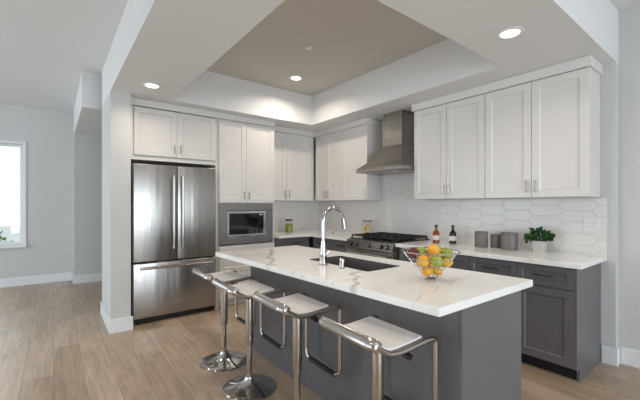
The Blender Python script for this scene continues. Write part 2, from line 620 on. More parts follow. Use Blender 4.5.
def leaf_ball(mb, c, rad, n, size, flat=0.7, seed=1, zmin=-1):
    rnd = random.Random(seed)
    for i in range(n):
        th = rnd.uniform(0, 2 * PI)
        ph = math.asin(rnd.uniform(zmin, 1))
        rr = rnd.uniform(0.55, 1.0)
        p = Vector((math.cos(th) * math.cos(ph) * rad[0], math.sin(th) * math.cos(ph) * rad[1], math.sin(ph) * rad[2])) * rr
        d = p.normalized() if p.length > 1e-5 else Vector((0, 0, 1))
        d = (d + Vector((rnd.uniform(-.6, .6), rnd.uniform(-.6, .6), rnd.uniform(-.5, .3)))).normalized()
        s = d.cross(Vector((rnd.uniform(-1, 1), rnd.uniform(-1, 1), rnd.uniform(.2, 1)))).normalized()
        nrm = d.cross(s)
        L_ = size * rnd.uniform(.7, 1.25)
        w = L_ * flat * .5
        a = Vector(c) + p
        q = [a, a + d * L_ * .35 + s * w + nrm * L_ * .06, a + d * L_ * .7 + s * w * .8 + nrm * L_ * .04, a + d * L_ - nrm * L_ * .1,
             a + d * L_ * .7 - s * w * .8 + nrm * L_ * .04, a + d * L_ * .35 - s * w + nrm * L_ * .06]
        mid = a + d * L_ * .5 - nrm * L_ * .04
        vs = [mb.bm.verts.new(v) for v in q]
        vm = mb.bm.verts.new(mid)
        for k in range(6):
            mb.bm.faces.new((vs[k], vs[(k + 1) % 6], vm))
sh = thing('shrub', 'leafy green shrub outside the far window', 'shrub', (-0.86, 8.3, -0.05))
mb = MB()
leaf_ball(mb, (-0.86, 8.3, 0.52), (0.24, 0.22, 0.30), 260, 0.09, seed=4)
obj('foliage', mb, 'foliage', sh)
obj('stem', MB().tube([(-0.86, 8.3, -0.05), (-0.85, 8.31, 0.2), (-0.86, 8.3, 0.6)], 0.02, 8), 'stem', sh)

# ------------------------------------------------------------------ tile backsplash (elongated hexagons)
def clip_poly(poly, lo, hi, ax):
    for sgn, lim in ((1, lo), (-1, hi)):
        out = []
        for i in range(len(poly)):
            a, b_ = poly[i - 1], poly[i]
            ia, ib = sgn * (a[ax] - lim) >= 0, sgn * (b_[ax] - lim) >= 0
            if ia != ib:
                t_ = (lim - a[ax]) / (b_[ax] - a[ax])
                out.append(tuple(a[k] + (b_[k] - a[k]) * t_ for k in (0, 1)))
            if ib:
                out.append(b_)
        poly = out
        if len(poly) < 3:
            return []
    return poly

def hex_tiles(face, wall, rects, off):
    H, P, T, g = 0.10, 0.25, 0.05, 0.0013
    mb = MB()
    for (u0, u1, z0, z1) in rects:
        for i in range(int((u0 - off[0]) / P) - 2, int((u1 - off[0]) / P) + 3):
            for k in range(int((z0 - off[1]) / H) - 2, int((z1 - off[1]) / H) + 3):
                cu, cz = off[0] + i * P, off[1] + (k + (0.5 if i % 2 else 0)) * H
                hw = P / 2 - T / 2
                poly = [(cu - hw + g, cz - H / 2 + g), (cu + hw - g, cz - H / 2 + g), (cu + hw + T - g * 1.5, cz),
                        (cu + hw - g, cz + H / 2 - g), (cu - hw + g, cz + H / 2 - g), (cu - hw - T + g * 1.5, cz)]
                poly = clip_poly(poly, u0, u1, 0)
                if poly:
                    poly = clip_poly(poly, z0, z1, 1)
                if len(poly) < 3:
                    continue
                c = (sum(p[0] for p in poly) / len(poly), sum(p[1] for p in poly) / len(poly))
                def rg(ins, dep):
                    o = []
                    for p in poly:
                        d = Vector((c[0] - p[0], c[1] - p[1]))
                        if d.length > 1e-6:
                            d = d.normalized() * min(ins, d.length * .4)
                        o.append(fpt(face, wall, p[0] + d.x, p[1] + d.y, dep))
                    return o
                mb.rings([rg(0, -.0045), rg(0, -.0078), rg(.0025, -.009)], False, True)
    return mb
def backsplash(label, face, wall, rects, off):
    g = MB()
    for (u0, u1, z0, z1) in rects:
        fbox(g, face, wall, u0, u1, z0, z1, -.006, -.0002)
    zz = min(r[2] for r in rects)
    root = thing('tile_backsplash', label, 'backsplash', fpt(face, wall, rects[0][0], zz, 0), 'hexagon tile backsplashes')
    obj('grout_bed', g, 'grout', root)
    obj('hexagon_tiles', hex_tiles(face, wall, rects, off), 'tile', root)
ZT = 0.902
backsplash('white elongated hexagon tile backsplash along the range wall', 'X', XR,
           [(0.803, 2.535, ZT, 1.394), (2.535, 3.307, ZT, 2.515), (3.307, YB - .012, ZT, 1.394)], (1.51, 0.93))
backsplash('short white tile backsplash on the wall behind the corner jar of green preserves', 'Y', YB, [(2.495, XR - .010, ZT, 1.394)], (2.62, 0.93))

# ------------------------------------------------------------------ cabinets
def crown(lo, hi):
    return MB().box(lo, hi, .003)

def upper_cabinet(label, face, front, u0, u1, z0, z1, back, doors, handles, hz, group='white wall cabinets'):
    """back = wall coordinate; doors = seams list; handles = list of u"""
    loc = fpt(face, front, (u0 + u1) / 2, z0, 0.1)
    root = thing('wall_cabinet', label, 'cabinet', loc, group)
    body = MB()
    fbox(body, face, front, u0 + .0015, u1 - .0015, z0, z1, 0.021, back - front - .001, .0015)
    obj('body', body, 'cab', root)
    for a, b_ in zip(doors, doors[1:]):
        d = obj('door', shaker(face, front, a + .002, b_ - .002, z0 + .004, z1 - .004), 'cab', root)
        for h in handles:
            if a < h < b_:
                obj('handle', bar_pull(face, front, h, hz, 0.11, True), 'nickel', d)
    return root

UZ0, UZ1 = 1.397, 2.435
XU = 3.372
upper_cabinet('white shaker wall cabinet at the right end of the range wall, above the potted plant', 'X', XU, 0.85, 1.688, UZ0, UZ1, XR, [0.85, 1.27, 1.688], [1.235, 1.305], UZ0 + .10)
upper_cabinet('white shaker wall cabinet just right of the range hood, above the two bottles', 'X', XU, 1.690, 2.535, UZ0, UZ1, XR, [1.690, 2.11, 2.535], [2.075, 2.145], UZ0 + .10)
upper_cabinet('white single-door wall cabinet just left of the range hood', 'X', XU, 3.307, 3.843, UZ0, UZ1, XR, [3.307, 3.843], [3.345], UZ0 + .10)
upper_cabinet('white two-door wall cabinet on the range wall beside the inner corner', 'X', XU, 3.845, 4.494, UZ0, UZ1, XR, [3.845, 4.175, 4.475], [4.14, 4.21], UZ0 + .10)
upper_cabinet('white wall cabinet on the back wall above the jar of green preserves', 'Y', 4.496, 2.492, XU, UZ0, UZ1, YB, [2.492, 2.838, 3.31], [2.80, 2.875], UZ0 + .10)

# crown mouldings: wall trim that closes the gap to the soffit
struct('trim_1', MB().box((XU - .022, 0.832, UZ1), (XR - .001, 2.555, ZS - .002), .003), 'cab')
struct('trim_2', MB().box((XU - .022, 3.29, UZ1), (XR - .001, 4.495, ZS - .002), .003), 'cab')
struct('trim_3', MB().box((2.495, 4.496 - .022, UZ1), (XU - .024, YB - .001, ZS - .002), .003), 'cab')
struct('trim_4', MB().box((XW1 + .001, 4.288 - .024, UZ1 + .006), (2.494, YB - .001, ZS - .002), .003), 'cab')

# refrigerator surround with the cabinet above it
YP = 4.288
rt = thing('refrigerator_surround', 'white cabinet with two short doors bridging over the steel refrigerator', 'cabinet', (1.16, 4.5, 0))
mb = MB()
mb.box((XW1 + .001, YP, 0), (0.672, YB - .001, UZ1 + .004), .001)
mb.box((1.632, YP, 0), (1.655, YB - .001, UZ1 + .004), .001)
mb.box((0.672, YP + .02, 1.84), (1.632, YB - .001, UZ1 + .004), .001)
mb.box((0.672, YP, 1.84), (1.632, YP + .02, 1.885), .001)
mb.box((0.672, YP, 1.885), (0.70, YP + .02, UZ1 + .004), .001)
obj('body', mb, 'cab', rt)
for a, b_, h in ((0.703, 1.160, 1.125), (1.162, 1.632, 1.197)):
    d = obj('door', shaker('Y', YP - .02, a, b_, 1.892, UZ1 - .006, rail=.058), 'cab', rt)
    obj('handle', bar_pull('Y', YP - .02, h, 1.99, 0.10, True), 'nickel', d)

# tall cabinet with the built-in microwave
tc = thing('tall_cabinet', 'tall white cabinet holding the built-in microwave beside the refrigerator', 'cabinet', (2.07, 4.5, 0))
X0, X1 = 1.657, 2.490
mb = MB()
mb.box((X0, YP + .001, 0.1), (X0 + .02, YB - .001, UZ1 + .004), .001)
mb.box((X1 - .02, YP + .001, 0.1), (X1, YB - .001, UZ1 + .004), .001)
mb.box((X0 + .02, YP + .001, 1.352), (X1 - .02, YB - .001, UZ1 + .004))
mb.box((X0 + .02, YP + .001, 0.1), (X1 - .02, YB - .001, 0.80))
mb.box((X0 + .02, YB - .03, 0.80), (X1 - .02, YB - .001, 1.352))
obj('body', mb, 'cab', tc)
obj('toe_kick', MB().box((X0 + .001, YP + .07, 0), (X1 - .001, YB - .02, 0.1)), 'cab', tc)
for a, b_, h in ((X0 + .018, 2.05, 2.015), (2.053, X1 - .004, 2.088)):
    d = obj('door', shaker('Y', YP - .02, a, b_, 1.362, UZ1 - .006), 'cab', tc)
    obj('handle', bar_pull('Y', YP - .02, h, 1.46, 0.10, True), 'nickel', d)
d = obj('drawer', shaker('Y', YP - .02, X0 + .018, X1 - .004, 0.45, 0.79), 'cab', tc)
obj('handle', bar_pull('Y', YP - .02, 2.07, 0.70, 0.13, False), 'nickel', d)
d = obj('drawer', shaker('Y', YP - .02, X0 + .018, X1 - .004, 0.105, 0.446), 'cab', tc)
obj('handle', bar_pull('Y', YP - .02, 2.07, 0.36, 0.13, False), 'nickel', d)

mw = thing('microwave', 'built-in steel microwave with black window set in the tall white cabinet', 'microwave', (2.07, 4.5, 0.81))
obj('body', MB().box((X0 + .03, YP + .004, 0.83), (X1 - .03, YB - .05, 1.33)), 'gap', mw)
tr = MB()
a0, a1, b0, b1 = 1.672, 2.455, 0.815, 1.347
m0, m1, n0, n1 = 1.775, 2.350, 0.905, 1.255
YM = YP - .022
tr.box((a0, YM, b0), (a1, YP + .003, n0), .002)
tr.box((a0, YM, n1), (a1, YP + .003, b1), .002)
tr.box((a0, YM, n0), (m0, YP + .003, n1), .002)
tr.box((m1, YM, n0), (a1, YP + .003, n1), .002)
obj('trim_kit', tr, 'steel_mw', mw)
dm = MB()
dm.box((m0 + .006, YM + .003, n0 + .006), (m1 - .006, YP + .003, n0 + .035), .001)
dm.box((m0 + .006, YM + .003, n1 - .035), (m1 - .006, YP + .003, n1 - .006), .001)
dm.box((m0 + .006, YM + .003, n0 + .035), (m0 + .035, YP + .003, n1 - .035), .001)
dm.box((m1 - .035, YM + .003, n0 + .035), (m1 - .006, YP + .003, n1 - .035), .001)
dd = obj('door', dm, 'satin', mw)
obj('door_window', MB().box((m0 + .035, YM + .007, n0 + .035), (m1 - .12, YP + .003, n1 - .035), .001), 'black_glass', dd)
obj('control_panel', MB().box((m1 - .118, YM + .007, n0 + .035), (m1 - .035, YP + .003, n1 - .035), .001), 'black_glass', mw)
ds = MB().box((m1 - .10, YM + .0055, n1 - .062), (m1 - .055, YM + .0072, n1 - .05))
obj('display', ds, 'plate', mw)

# base cabinets
XB, ZBT = 3.062, 0.862
def base_cabinet(label, face, front, u0, u1, back, drawers, doors, group='grey base cabinets', pulls=True, endpanel=None):
    root = thing('base_cabinet', label, 'cabinet', fpt(face, front, (u0 + u1) / 2, 0, 0.3), group)
    mb = MB()
    fbox(mb, face, front, u0 + .001, u1 - .001, 0.1, ZBT, .021, back - front - .001, .001)
    obj('body', mb, 'grey', root)
    mb = MB()
    fbox(mb, face, front, u0 + .002, u1 - .002, 0.0, 0.1, .075, back - front - .02)
    obj('toe_kick', mb, 'dark', root)
    if endpanel is not None:
        mb = MB()
        fbox(mb, face, front, u0 - .018, u0, 0.1, ZBT, .0, back - front - .001, .001)
        fbox(mb, face, front, u0 - .018, u0, 0.0, 0.1, .060, back - front - .001)
        obj('end_panel', mb, 'grey', root)
    for a, b_ in drawers:
        d = obj('drawer', shaker(face, front, a + .002, b_ - .002, 0.690, ZBT - .012, rail=.045), 'grey', root)
        if pulls:
            obj('handle', bar_pull(face, front, (a + b_) / 2, 0.778, 0.14, False, r=.005), 'pull', d)
    for a, b_ in doors:
        obj('door', shaker(face, front, a + .002, b_ - .002, 0.104, 0.684), 'grey', root)
    return root
base_cabinet('grey base cabinet at the right end of the range wall, drawer over door', 'X', XB, 0.863, 1.27, XR, [(0.863, 1.27)], [(0.863, 1.27)], endpanel=True)
base_cabinet('grey base cabinet under the three canisters on the range wall', 'X', XB, 1.272, 1.688, XR, [(1.272, 1.688)], [(1.272, 1.688)])
base_cabinet('grey base cabinet just right of the range, below the two bottles', 'X', XB, 1.690, 2.515, XR, [(1.69, 2.10), (2.10, 2.515)], [(1.69, 2.10), (2.10, 2.515)])
base_cabinet('grey base cabinet just left of the range', 'X', XB, 3.285, 4.14, XR, [(3.285, 3.70), (3.70, 4.12)], [(3.285, 3.70), (3.70, 4.12)])
base_cabinet('grey base cabinet on the back wall between the tall white cabinet and the corner', 'Y', 4.19, 2.492, 3.06, YB, [(2.492, 3.04)], [(2.492, 3.04)])

# worktops along the walls
ct = obj('worktop', MB().box((3.012, 0.803, ZBT + .001), (XR - .001, 2.517, 0.902), .003), 'quartz')
tag(ct, 'white quartz worktop along the wall right of the range, under canisters and plant', 'worktop', 'wall worktops')
mb = MB()
pts2 = [(2.492, 4.14), (3.012, 4.14), (3.012, 3.284), (XR - .001, 3.284), (XR - .001, YB - .001), (2.492, YB - .001)]
mb.rings([[(x, y, ZBT + .001) for x, y in pts2], [(x, y, .902) for x, y in pts2]])
ct2 = obj('worktop', mb, 'quartz')
tag(ct2, 'L-shaped white quartz worktop in the corner left of the range', 'worktop', 'wall worktops')

# ------------------------------------------------------------------ refrigerator
fg = thing('refrigerator', 'stainless steel french door refrigerator with bottom freezer drawer', 'refrigerator', (1.145, 4.5, 0))
FX0, FX1, FY = 0.684, 1.612, 4.217
obj('body', MB().box((FX0 + .004, FY + .075, 0.02), (FX1 - .004, 4.78, 1.775), .003), 'gap', fg)
def fdoor(x0, x1, z0, z1):
    return MB().box((x0, FY, z0), (x1, FY + .07, z1), .010, 4)
dl = obj('left_door', fdoor(FX0, 1.143, 0.695, 1.79), 'steel_v', fg, smooth=True)
dr = obj('right_door', fdoor(1.149, FX1, 0.695, 1.79), 'steel_v', fg, smooth=True)
fz = obj('freezer_drawer', fdoor(FX0, FX1, 0.068, 0.680), 'steel_v', fg, smooth=True)
def fhandle(p, q, nrm=(0, -1, 0)):
    p, q, nrm = Vector(p), Vector(q), Vector(nrm)
    mb = MB()
    mb.tube([p + nrm * .055, q + nrm * .055], .0145, 14)
    for k in (.035, .965):
        c = p.lerp(q, k)
        mb.tube([c + nrm * -.001, c + nrm * .055], .011, 10)
    return mb
obj('handle', fhandle((1.097, FY, 0.83), (1.097, FY, 1.67)), 'satin', dl, smooth=True)
obj('handle', fhandle((1.197, FY, 0.83), (1.197, FY, 1.67)), 'satin', dr, smooth=True)
obj('handle', fhandle((0.75, FY, 0.628), (1.545, FY, 0.628)), 'satin', fz, smooth=True)
obj('badge', MB().box((1.07, FY - .002, 0.19), (1.20, FY + .001, 0.207), .0008), 'nickel', fz, label='small blank steel badge plate')
obj('toe_grille', MB().box((FX0 + .01, FY + .03, 0.02), (FX1 - .01, FY + .074, 0.066), .002), 'gap', fg)
for x in (FX0 + .06, FX1 - .06):
    obj('foot', MB().lathe([(.02, 0), (.02, .02)], (x, FY + .06, 0), 12), 'rubber', fg)
    obj('foot', MB().lathe([(.02, 0), (.02, .02)], (x, 4.7, 0), 12), 'rubber', fg)

# ------------------------------------------------------------------ range
rg = thing('range', 'stainless steel gas range with black grates and five knobs', 'range', (3.33, 2.9, 0))
RY0, RY1 = 2.520, 3.281
mb = MB()
mb.box((3.03, RY0, 0.10), (XR - .012, RY1, 0.895), .002)
obj('body', mb, 'steel_h', rg)
obj('toe_kick', MB().box((3.08, RY0 + .01, 0.0), (XR - .03, RY1 - .01, 0.1)), 'gap', rg)
# sloped control panel
pr_ = [(3.03, .905), (2.985, .895), (2.965, .80), (3.03, .79)]
mb = MB()
mb.rings([[(x, RY0, z) for x, z in pr_], [(x, RY1, z) for x, z in pr_]])
cp = obj('control_panel', mb, 'steel_h', rg)
for y in (3.19, 3.09, 2.885, 2.69, 2.60):
    mb = MB()
    n_ = Vector((-.98, 0, .2)).normalized()
    c0 = Vector((2.974, y, .848))
    obj('knob_ring', MB().tube([c0 + n_ * .001, c0 + n_ * .008], .029, 20), 'iron', rg)
    mb.tube([c0 + n_ * .008, c0 + n_ * .036], .021, 20, r_end=.018)
    obj('knob', mb, 'satin', rg, smooth=True)
od = obj('oven_door', MB().box((2.988, RY0 + .004, 0.27), (3.029, RY1 - .004, 0.782), .003), 'steel_h', rg)
obj('door_window', MB().box((2.9855, RY0 + .12, 0.40), (2.99, RY1 - .12, 0.66), .001), 'black_glass', od)
obj('handle', fhandle((2.99, RY0 + .05, 0.742), (2.99, RY1 - .05, 0.742), (-1, 0, 0)), 'satin', od, smooth=True)
obj('storage_drawer', MB().box((2.99, RY0 + .004, 0.105), (3.029, RY1 - .004, 0.262), .003), 'steel_h', rg)
obj('cooktop', MB().box((3.03, RY0, 0.8955), (XR - .012, RY1, 0.912), .003), 'black_glass', rg)
for k in range(3):
    y0 = RY0 + .012 + k * .247
    y1 = y0 + .243
    mb = MB()
    x0, x1 = 3.05, 3.63
    for z in (.936,):
        for y in (y0, y1):
            mb.box((x0, y - .005 if y == y1 else y, z), (x1, y + .006 if y == y0 else y, z + .018), .002)
        for x in (x0, (x0 + x1) / 2 - .006, x1 - .011):
            mb.box((x, y0, z), (x + .012, y1, z + .018), .002)
        for x in (x0 + .14, x1 - .15):
            mb.box((x, y0, z + .002), (x + .01, y1, z + .018), .002)
        mb.box((x0, (y0 + y1) / 2 - .005, z + .002), (x1, (y0 + y1) / 2 + .005, z + .018), .002)
    for x in (x0, x1 - .012):
        for y in (y0, y1 - .012):
            mb.box((x, y, .912), (x + .012, y + .012, z + .004))
    obj('grate', mb, 'iron', rg)
for x in (3.19, 3.49):
    for y in (RY0 + .14, (RY0 + RY1) / 2, RY1 - .14):
        obj('burner', MB().lathe([(.045, .9115), (.045, .92), (.03, .922), (.03, .931), (.0, .931)], (x, y, 0), 20, True, False), 'iron', rg)

# ------------------------------------------------------------------ range hood
hd = thing('range_hood', 'stainless steel chimney range hood above the gas range', 'range hood', (3.42, 2.92, 1.75))
HY0, HY1, HX = 2.545, 3.300, 3.16
mb = MB()
def rect(x0, x1, y0, y1, z):
    return [(x0, y0, z), (x1, y0, z), (x1, y1, z), (x0, y1, z)]
XH = XR - .0095
mb.rings([rect(HX + .002, XH, HY0, HY1, 1.752), rect(HX, XH, HY0, HY1, 1.754), rect(HX, XH, HY0, HY1, 1.792), rect(HX + .004, XH, HY0 + .003, HY1 - .003, 1.796),
          rect(HX + .075, XH, HY0 + .070, HY1 - .085, 1.862), rect(HX + .155, XH, HY0 + .130, HY1 - .170, 1.955),
          rect(3.405, XH, 2.742, 3.045, 2.085)])
obj('canopy', mb, 'steel_h', hd)
obj('chimney', MB().box((3.41, 2.747, 2.0855), (XH, 3.04, ZS - .003), .002), 'steel_h', hd)
obj('grease_filter', MB().box((HX + .06, HY0 + .05, 1.745), (XH - .03, HY1 - .05, 1.7518), .002), 'nickel', hd)
for k in range(4):
    obj('button', MB().tube([(HX + .001, 2.83 + k * .04, 1.773), (HX - .003, 2.83 + k * .04, 1.773)], .006, 10), 'chrome', hd, smooth=True)
for y in (2.72, 3.12):
    obj('hood_lamp', MB().lathe([(.03, 1.7405), (.03, 1.7452)], (HX + .1, y, 0), 16), 'plate', hd)

# ------------------------------------------------------------------ island
IC = Vector((1.6145, 1.882, 0))
ICORN = [(1.234, 0.803), (2.119, 0.788), (1.985, 2.965), (1.135, 2.985)]      # the slab tapers slightly to the far end
IX0, IX1, IY0, IY1, IZ0, IZ1 = 1.182, 2.047, 0.812, 2.9695, 0.876, 0.913
BX0, BX1, BY0, BY1 = 1.458, 1.960, 0.832, 2.945
isl = thing('kitchen_island', 'long grey kitchen island base under the white quartz top', 'kitchen island', IC)
mb = MB()
mb.box((BX0, BY0 + .02, 0), (BX0 + .02, BY1 - .02, IZ0 - .001))
mb.box((BX0 + .02, BY1 - .3, 0.1), (BX1 - .001, BY1 - .02, IZ0 - .001))
mb.box((BX0 + .02, BY0 + .02, 0.1), (BX1 - .001, 1.40, IZ0 - .001))
mb.box((BX0 + .02, 1.40, 0.1), (BX1 - .001, BY1 - .3, 0.60))
obj('body', mb, 'grey', isl)
obj('end_panel', MB().box((BX0, BY0, 0), (BX1 + .113, BY0 + .0195, IZ0 - .001), .001), 'grey', isl)
obj('end_panel', MB().box((BX0, BY1 - .0195, 0), (BX1, BY1, IZ0 - .001), .001), 'grey', isl)
obj('toe_kick', MB().box((BX0 + .021, BY0 + .021, 0), (BX1 - .06, BY1 - .021, 0.099)), 'dark', isl)
ys = [BY0 + .003, 1.40, 1.955, 2.5, BY1 - .003]
for a, b_ in zip(ys, ys[1:]):
    s_ = shaker('X', -(BX1 + .022), a + .002, b_ - .002, 0.104, 0.684 if a != 1.40 and a != 1.955 else IZ0 - .012)
    bmesh.ops.scale(s_.bm, vec=(-1, 1, 1), verts=s_.bm.verts[:])
    d = obj('door', s_, 'grey', isl)
    if a not in (1.40, 1.955):
        s_ = shaker('X', -(BX1 + .022), a + .002, b_ - .002, 0.69, IZ0 - .012, rail=.045)
        bmesh.ops.scale(s_.bm, vec=(-1, 1, 1), verts=s_.bm.verts[:])
        d = obj('drawer', s_, 'grey', isl)
        s_ = bar_pull('X', -(BX1 + .022), (a + b_) / 2, 0.778, 0.14, False)
        bmesh.ops.scale(s_.bm, vec=(-1, 1, 1), verts=s_.bm.verts[:])
        obj('handle', s_, 'pull', d)

# island worktop with the sink cut-out
SX0, SX1, SY0, SY1 = 1.552, 1.885, 1.516, 2.155
def rrect(x0, x1, y0, y1, r, z, n=5):
    o = []
    for cx, cy, a in ((x1 - r, y1 - r, 0), (x0 + r, y1 - r, 90), (x0 + r, y0 + r, 180), (x1 - r, y0 + r, 270)):
        for k in range(n + 1):
            t_ = R(a + 90 * k / n)
            o.append((cx + r * math.cos(t_), cy + r * math.sin(t_), z))
    return o
def ring_slab(outer, hole, z0, z1):
    mb = MB()
    def outer_ring(z, ins):
        o = []
        for x, y, z_ in rrect(IX0 + ins, IX1 - ins, IY0 + ins, IY1 - ins, .006, z):
            a, b_ = (x - IX0) / (IX1 - IX0), (y - IY0) / (IY1 - IY0)
            A_, B_, C_, D_ = ICORN
            o.append(tuple((A_[k] * (1 - a) + B_[k] * a) * (1 - b_) + (D_[k] * (1 - a) + C_[k] * a) * b_ for k in (0, 1)) + (z,))
        return o
    rr = [[(x, y, z0 + .001) for x, y, _ in hole], outer_ring(z0, .002), outer_ring(z0 + .002, 0), outer_ring(z1 - .002, 0), outer_ring(z1, .002),
          [(x, y, z1) for x, y, _ in hole]]
    rr[0] = [(x, y, z0) for x, y, _ in hole]
    mb.rings(rr + [rr[0]], False, False)
    return mb
it = obj('island_worktop', ring_slab(None, rrect(SX0, SX1, SY0, SY1, .02, 0), IZ0, IZ1), 'quartz')
center_origin(it, IC)
tag(it, 'long white grey-veined quartz slab on the island with sink cut-out', 'worktop')
sk = thing('sink', 'dark steel undermount sink set in the island worktop', 'sink', IC + Vector((0, 0, .66)))
mb = MB()
e = .004
def rz_(ins, r, z):
    return rrect(SX0 + e + ins, SX1 - e - ins, SY0 + e + ins, SY1 - e - ins, r, z)
mb.rings([rz_(-.018 - e, .02, IZ0 - .002), rz_(-.018 - e, .02, IZ0 - .005), rz_(-.003, .022, IZ0 - .006), rz_(-.003, .022, .655), rz_(.0, .02, .655), rz_(.0, .02, IZ0 - .0021)][0:0] or
         [rz_(-.003, .022, .655), rz_(-.003, .022, IZ0 - .006), rz_(-.018, .02, IZ0 - .006), rz_(-.018, .02, IZ0 - .0015), rz_(-.0032, .02, IZ0 - .0015), rz_(-.0032, .02, IZ1 - .002), rz_(.001, .02, IZ1 - .002), rz_(.002, .03, .68), rz_(.02, .03, .662)])
obj('basin', mb, 'sink', sk)
obj('drain', MB().lathe([(.045, .6625), (.045, .6645), (.03, .6645), (.028, .663), (0, .663)], (1.78, 1.84, 0), 20, True, False), 'chrome', sk)


# faucet
FXc, FYc = 1.483, 1.877
fc = thing('faucet', 'tall chrome gooseneck faucet standing beside the island sink', 'faucet', (FXc, FYc, IZ1))
z0 = IZ1
obj('body', MB().lathe([(.031, 0), (.0315, .006), (.027, .010), (.0255, .06), (.0265, .07), (.022, .10), (.0175, .14), (.0145, .17)], (FXc, FYc, z0), 24), 'chrome', fc, smooth=True)
arc = [(FXc, FYc, z0 + .16), (FXc, FYc, z0 + .30)]
for k in range(1, 15):
    t_ = PI - PI * k / 14 * .93
    arc.append((FXc + .092 + .092 * math.cos(t_), FYc, z0 + .30 + .098 * math.sin(t_)))
obj('spout', MB().tube(arc, .0132, 14), 'chrome', fc, smooth=True)
pe = Vector(arc[-1])
obj('spray_head', MB().tube([pe, pe + Vector((.006, 0, -.03)), pe + Vector((.013, 0, -.075))], .013, 14, r_end=.0175), 'chrome', fc, smooth=True)
obj('lever', MB().tube([(FXc, FYc - .02, z0 + .075), (FXc, FYc - .035, z0 + .08), (FXc + .01, FYc - .065, z0 + .105)], .006, 10), 'chrome', fc, smooth=True)
ag = obj('air_gap', MB().lathe([(.020, 0), (.0205, .004), (.0175, .006), (.0175, .050), (.0165, .062), (.012, .065), (0, .0655)], (1.50, 1.70, IZ1), 20, True, False), 'chrome', smooth=True)
center_origin(ag, (1.50, 1.70, IZ1))
tag(ag, 'short chrome air gap cap on the island worktop right of the faucet', 'air gap')

# ------------------------------------------------------------------ fruit bowl
BC = Vector((1.672, 1.146, IZ1))
Rv, Nv = Vector((.7905, -.6125, 0)), Vector((-.6125, -.7905, 0))
bw = thing('fruit_bowl', 'conical chrome wire fruit basket on the near end of the island', 'bowl', BC)
def circ(r, z, n=48):
    return [(BC.x + r * math.cos(2 * PI * k / n), BC.y + r * math.sin(2 * PI * k / n), BC.z + z) for k in range(n)]
RB, RT, ZB_, ZT_ = .027, .154, .006, .160
def rad(z):
    return RB + (RT - RB) * (z - ZB_) / (ZT_ - ZB_)
obj('rim', MB().tube(circ(RT, ZT_), .0040, 8, closed=True), 'satin', bw, smooth=True)
obj('ring', MB().tube(circ(rad(.084), .084), .0025, 8, closed=True), 'chrome', bw, smooth=True)
obj('ring', MB().tube(circ(rad(.122), .122), .0022, 8, closed=True), 'chrome', bw, smooth=True)
obj('foot_ring', MB().tube(circ(RB, ZB_ - .002), .004, 8, closed=True), 'chrome', bw, smooth=True)
sp = MB()
for k in range(8):
    a = 2 * PI * k / 8 + R(7.2)
    ca, sa = math.cos(a), math.sin(a)
    sp.tube([(BC.x + RB * ca, BC.y + RB * sa, BC.z + ZB_), (BC.x + RT * ca, BC.y + RT * sa, BC.z + ZT_)], .0024, 6)
    if k < 4:
        sp.tube([(BC.x + RB * ca, BC.y + RB * sa, BC.z + .005), (BC.x - RB * ca, BC.y - RB * sa, BC.z + .005)], .002, 6)
obj('wire_spokes', sp, 'satin', bw, smooth=True)

def make_fruit(kind, label, cat, a, b_, z, r):
    a, b_, z = a * .93, b_ * .93, z + .009
    r *= .97
    c = BC + Rv * a + Nv * b_ + Vector((0, 0, z))
    mbx = MB()
    if kind == 'orange':
        mbx.sphere((0, 0, 0), r, (1, 1, .95), 24)
        mm, nm = 'orange', 'orange'
    elif kind == 'lemon':
        def fn(co):
            return 1.0 + .22 * max(0, abs(co.x) - .82) / .18
        mbx.sphere((0, 0, 0), r, (1.18, .92, .92), 24, fn)
        mm, nm = 'lemon', 'lemon'
    else:
        def fn(co):
            return 1.0 - .28 * max(0, co.z - .55) ** 1.0 * (1 - math.hypot(co.x, co.y)) * 2 - .12 * max(0, -co.z - .6)
        mbx.sphere((0, 0, 0), r, (1.04, 1.04, .95), 24, fn)
        mm, nm = ('green_apple', 'green_apple') if kind == 'green' else ('red_apple', 'red_apple')
    rt = thing(nm, label, cat, c, 'fruit in the wire basket')
    obj('peel' if kind in ('orange', 'lemon') else 'skin', mbx, mm, rt, smooth=True, local=True, autos=60)
    if kind in ('green', 'red'):
        obj('stem', MB().tube([(0, 0, r * .55), (.002, .001, r * .8), (.005, .002, r * 1.12)], .0014, 6), 'stem', rt, local=True)
    else:
        p = (0, 0, r * .95) if kind == 'orange' else (r * 1.33, 0, 0)
        obj('stem_scar', MB().sphere(p, .0035, (1, 1, .5), 8), 'stem', rt, local=True)
    rt.rotation_euler = (random.uniform(-.5, .5), random.uniform(-.5, .5), random.uniform(0, 6))
    return rt
make_fruit('orange', 'bright orange on the very top of the fruit heap', 'orange', .022, -.005, .153, .038)
make_fruit('red', 'dark red apple at the upper left of the fruit basket', 'apple', -.103, .005, .142, .032)
make_fruit('green', 'yellow-green apple between the dark red apple and the top orange', 'apple', -.046, -.055, .136, .036)
make_fruit('green', 'yellow-green apple at the upper right of the fruit basket', 'apple', .100, -.010, .138, .034)
make_fruit('orange', 'orange at the front left of the basket below the dark red apple', 'orange', -.058, .046, .100, .036)
make_fruit('green', 'green apple at the front centre of the fruit basket', 'apple', .014, .066, .103, .035)
make_fruit('lemon', 'yellow-orange lemon at the front right of the basket', 'lemon', .088, .026, .088, .029)
make_fruit('orange', 'lowest orange at the bottom left of the wire basket', 'orange', -.026, .022, .046, .033)
make_fruit('lemon', 'lemon at the bottom right of the wire basket', 'lemon', .036, -.002, .040, .028)
make_fruit('lemon', 'lemon at the back of the basket behind the other fruit', 'lemon', .020, -.070, .085, .030)

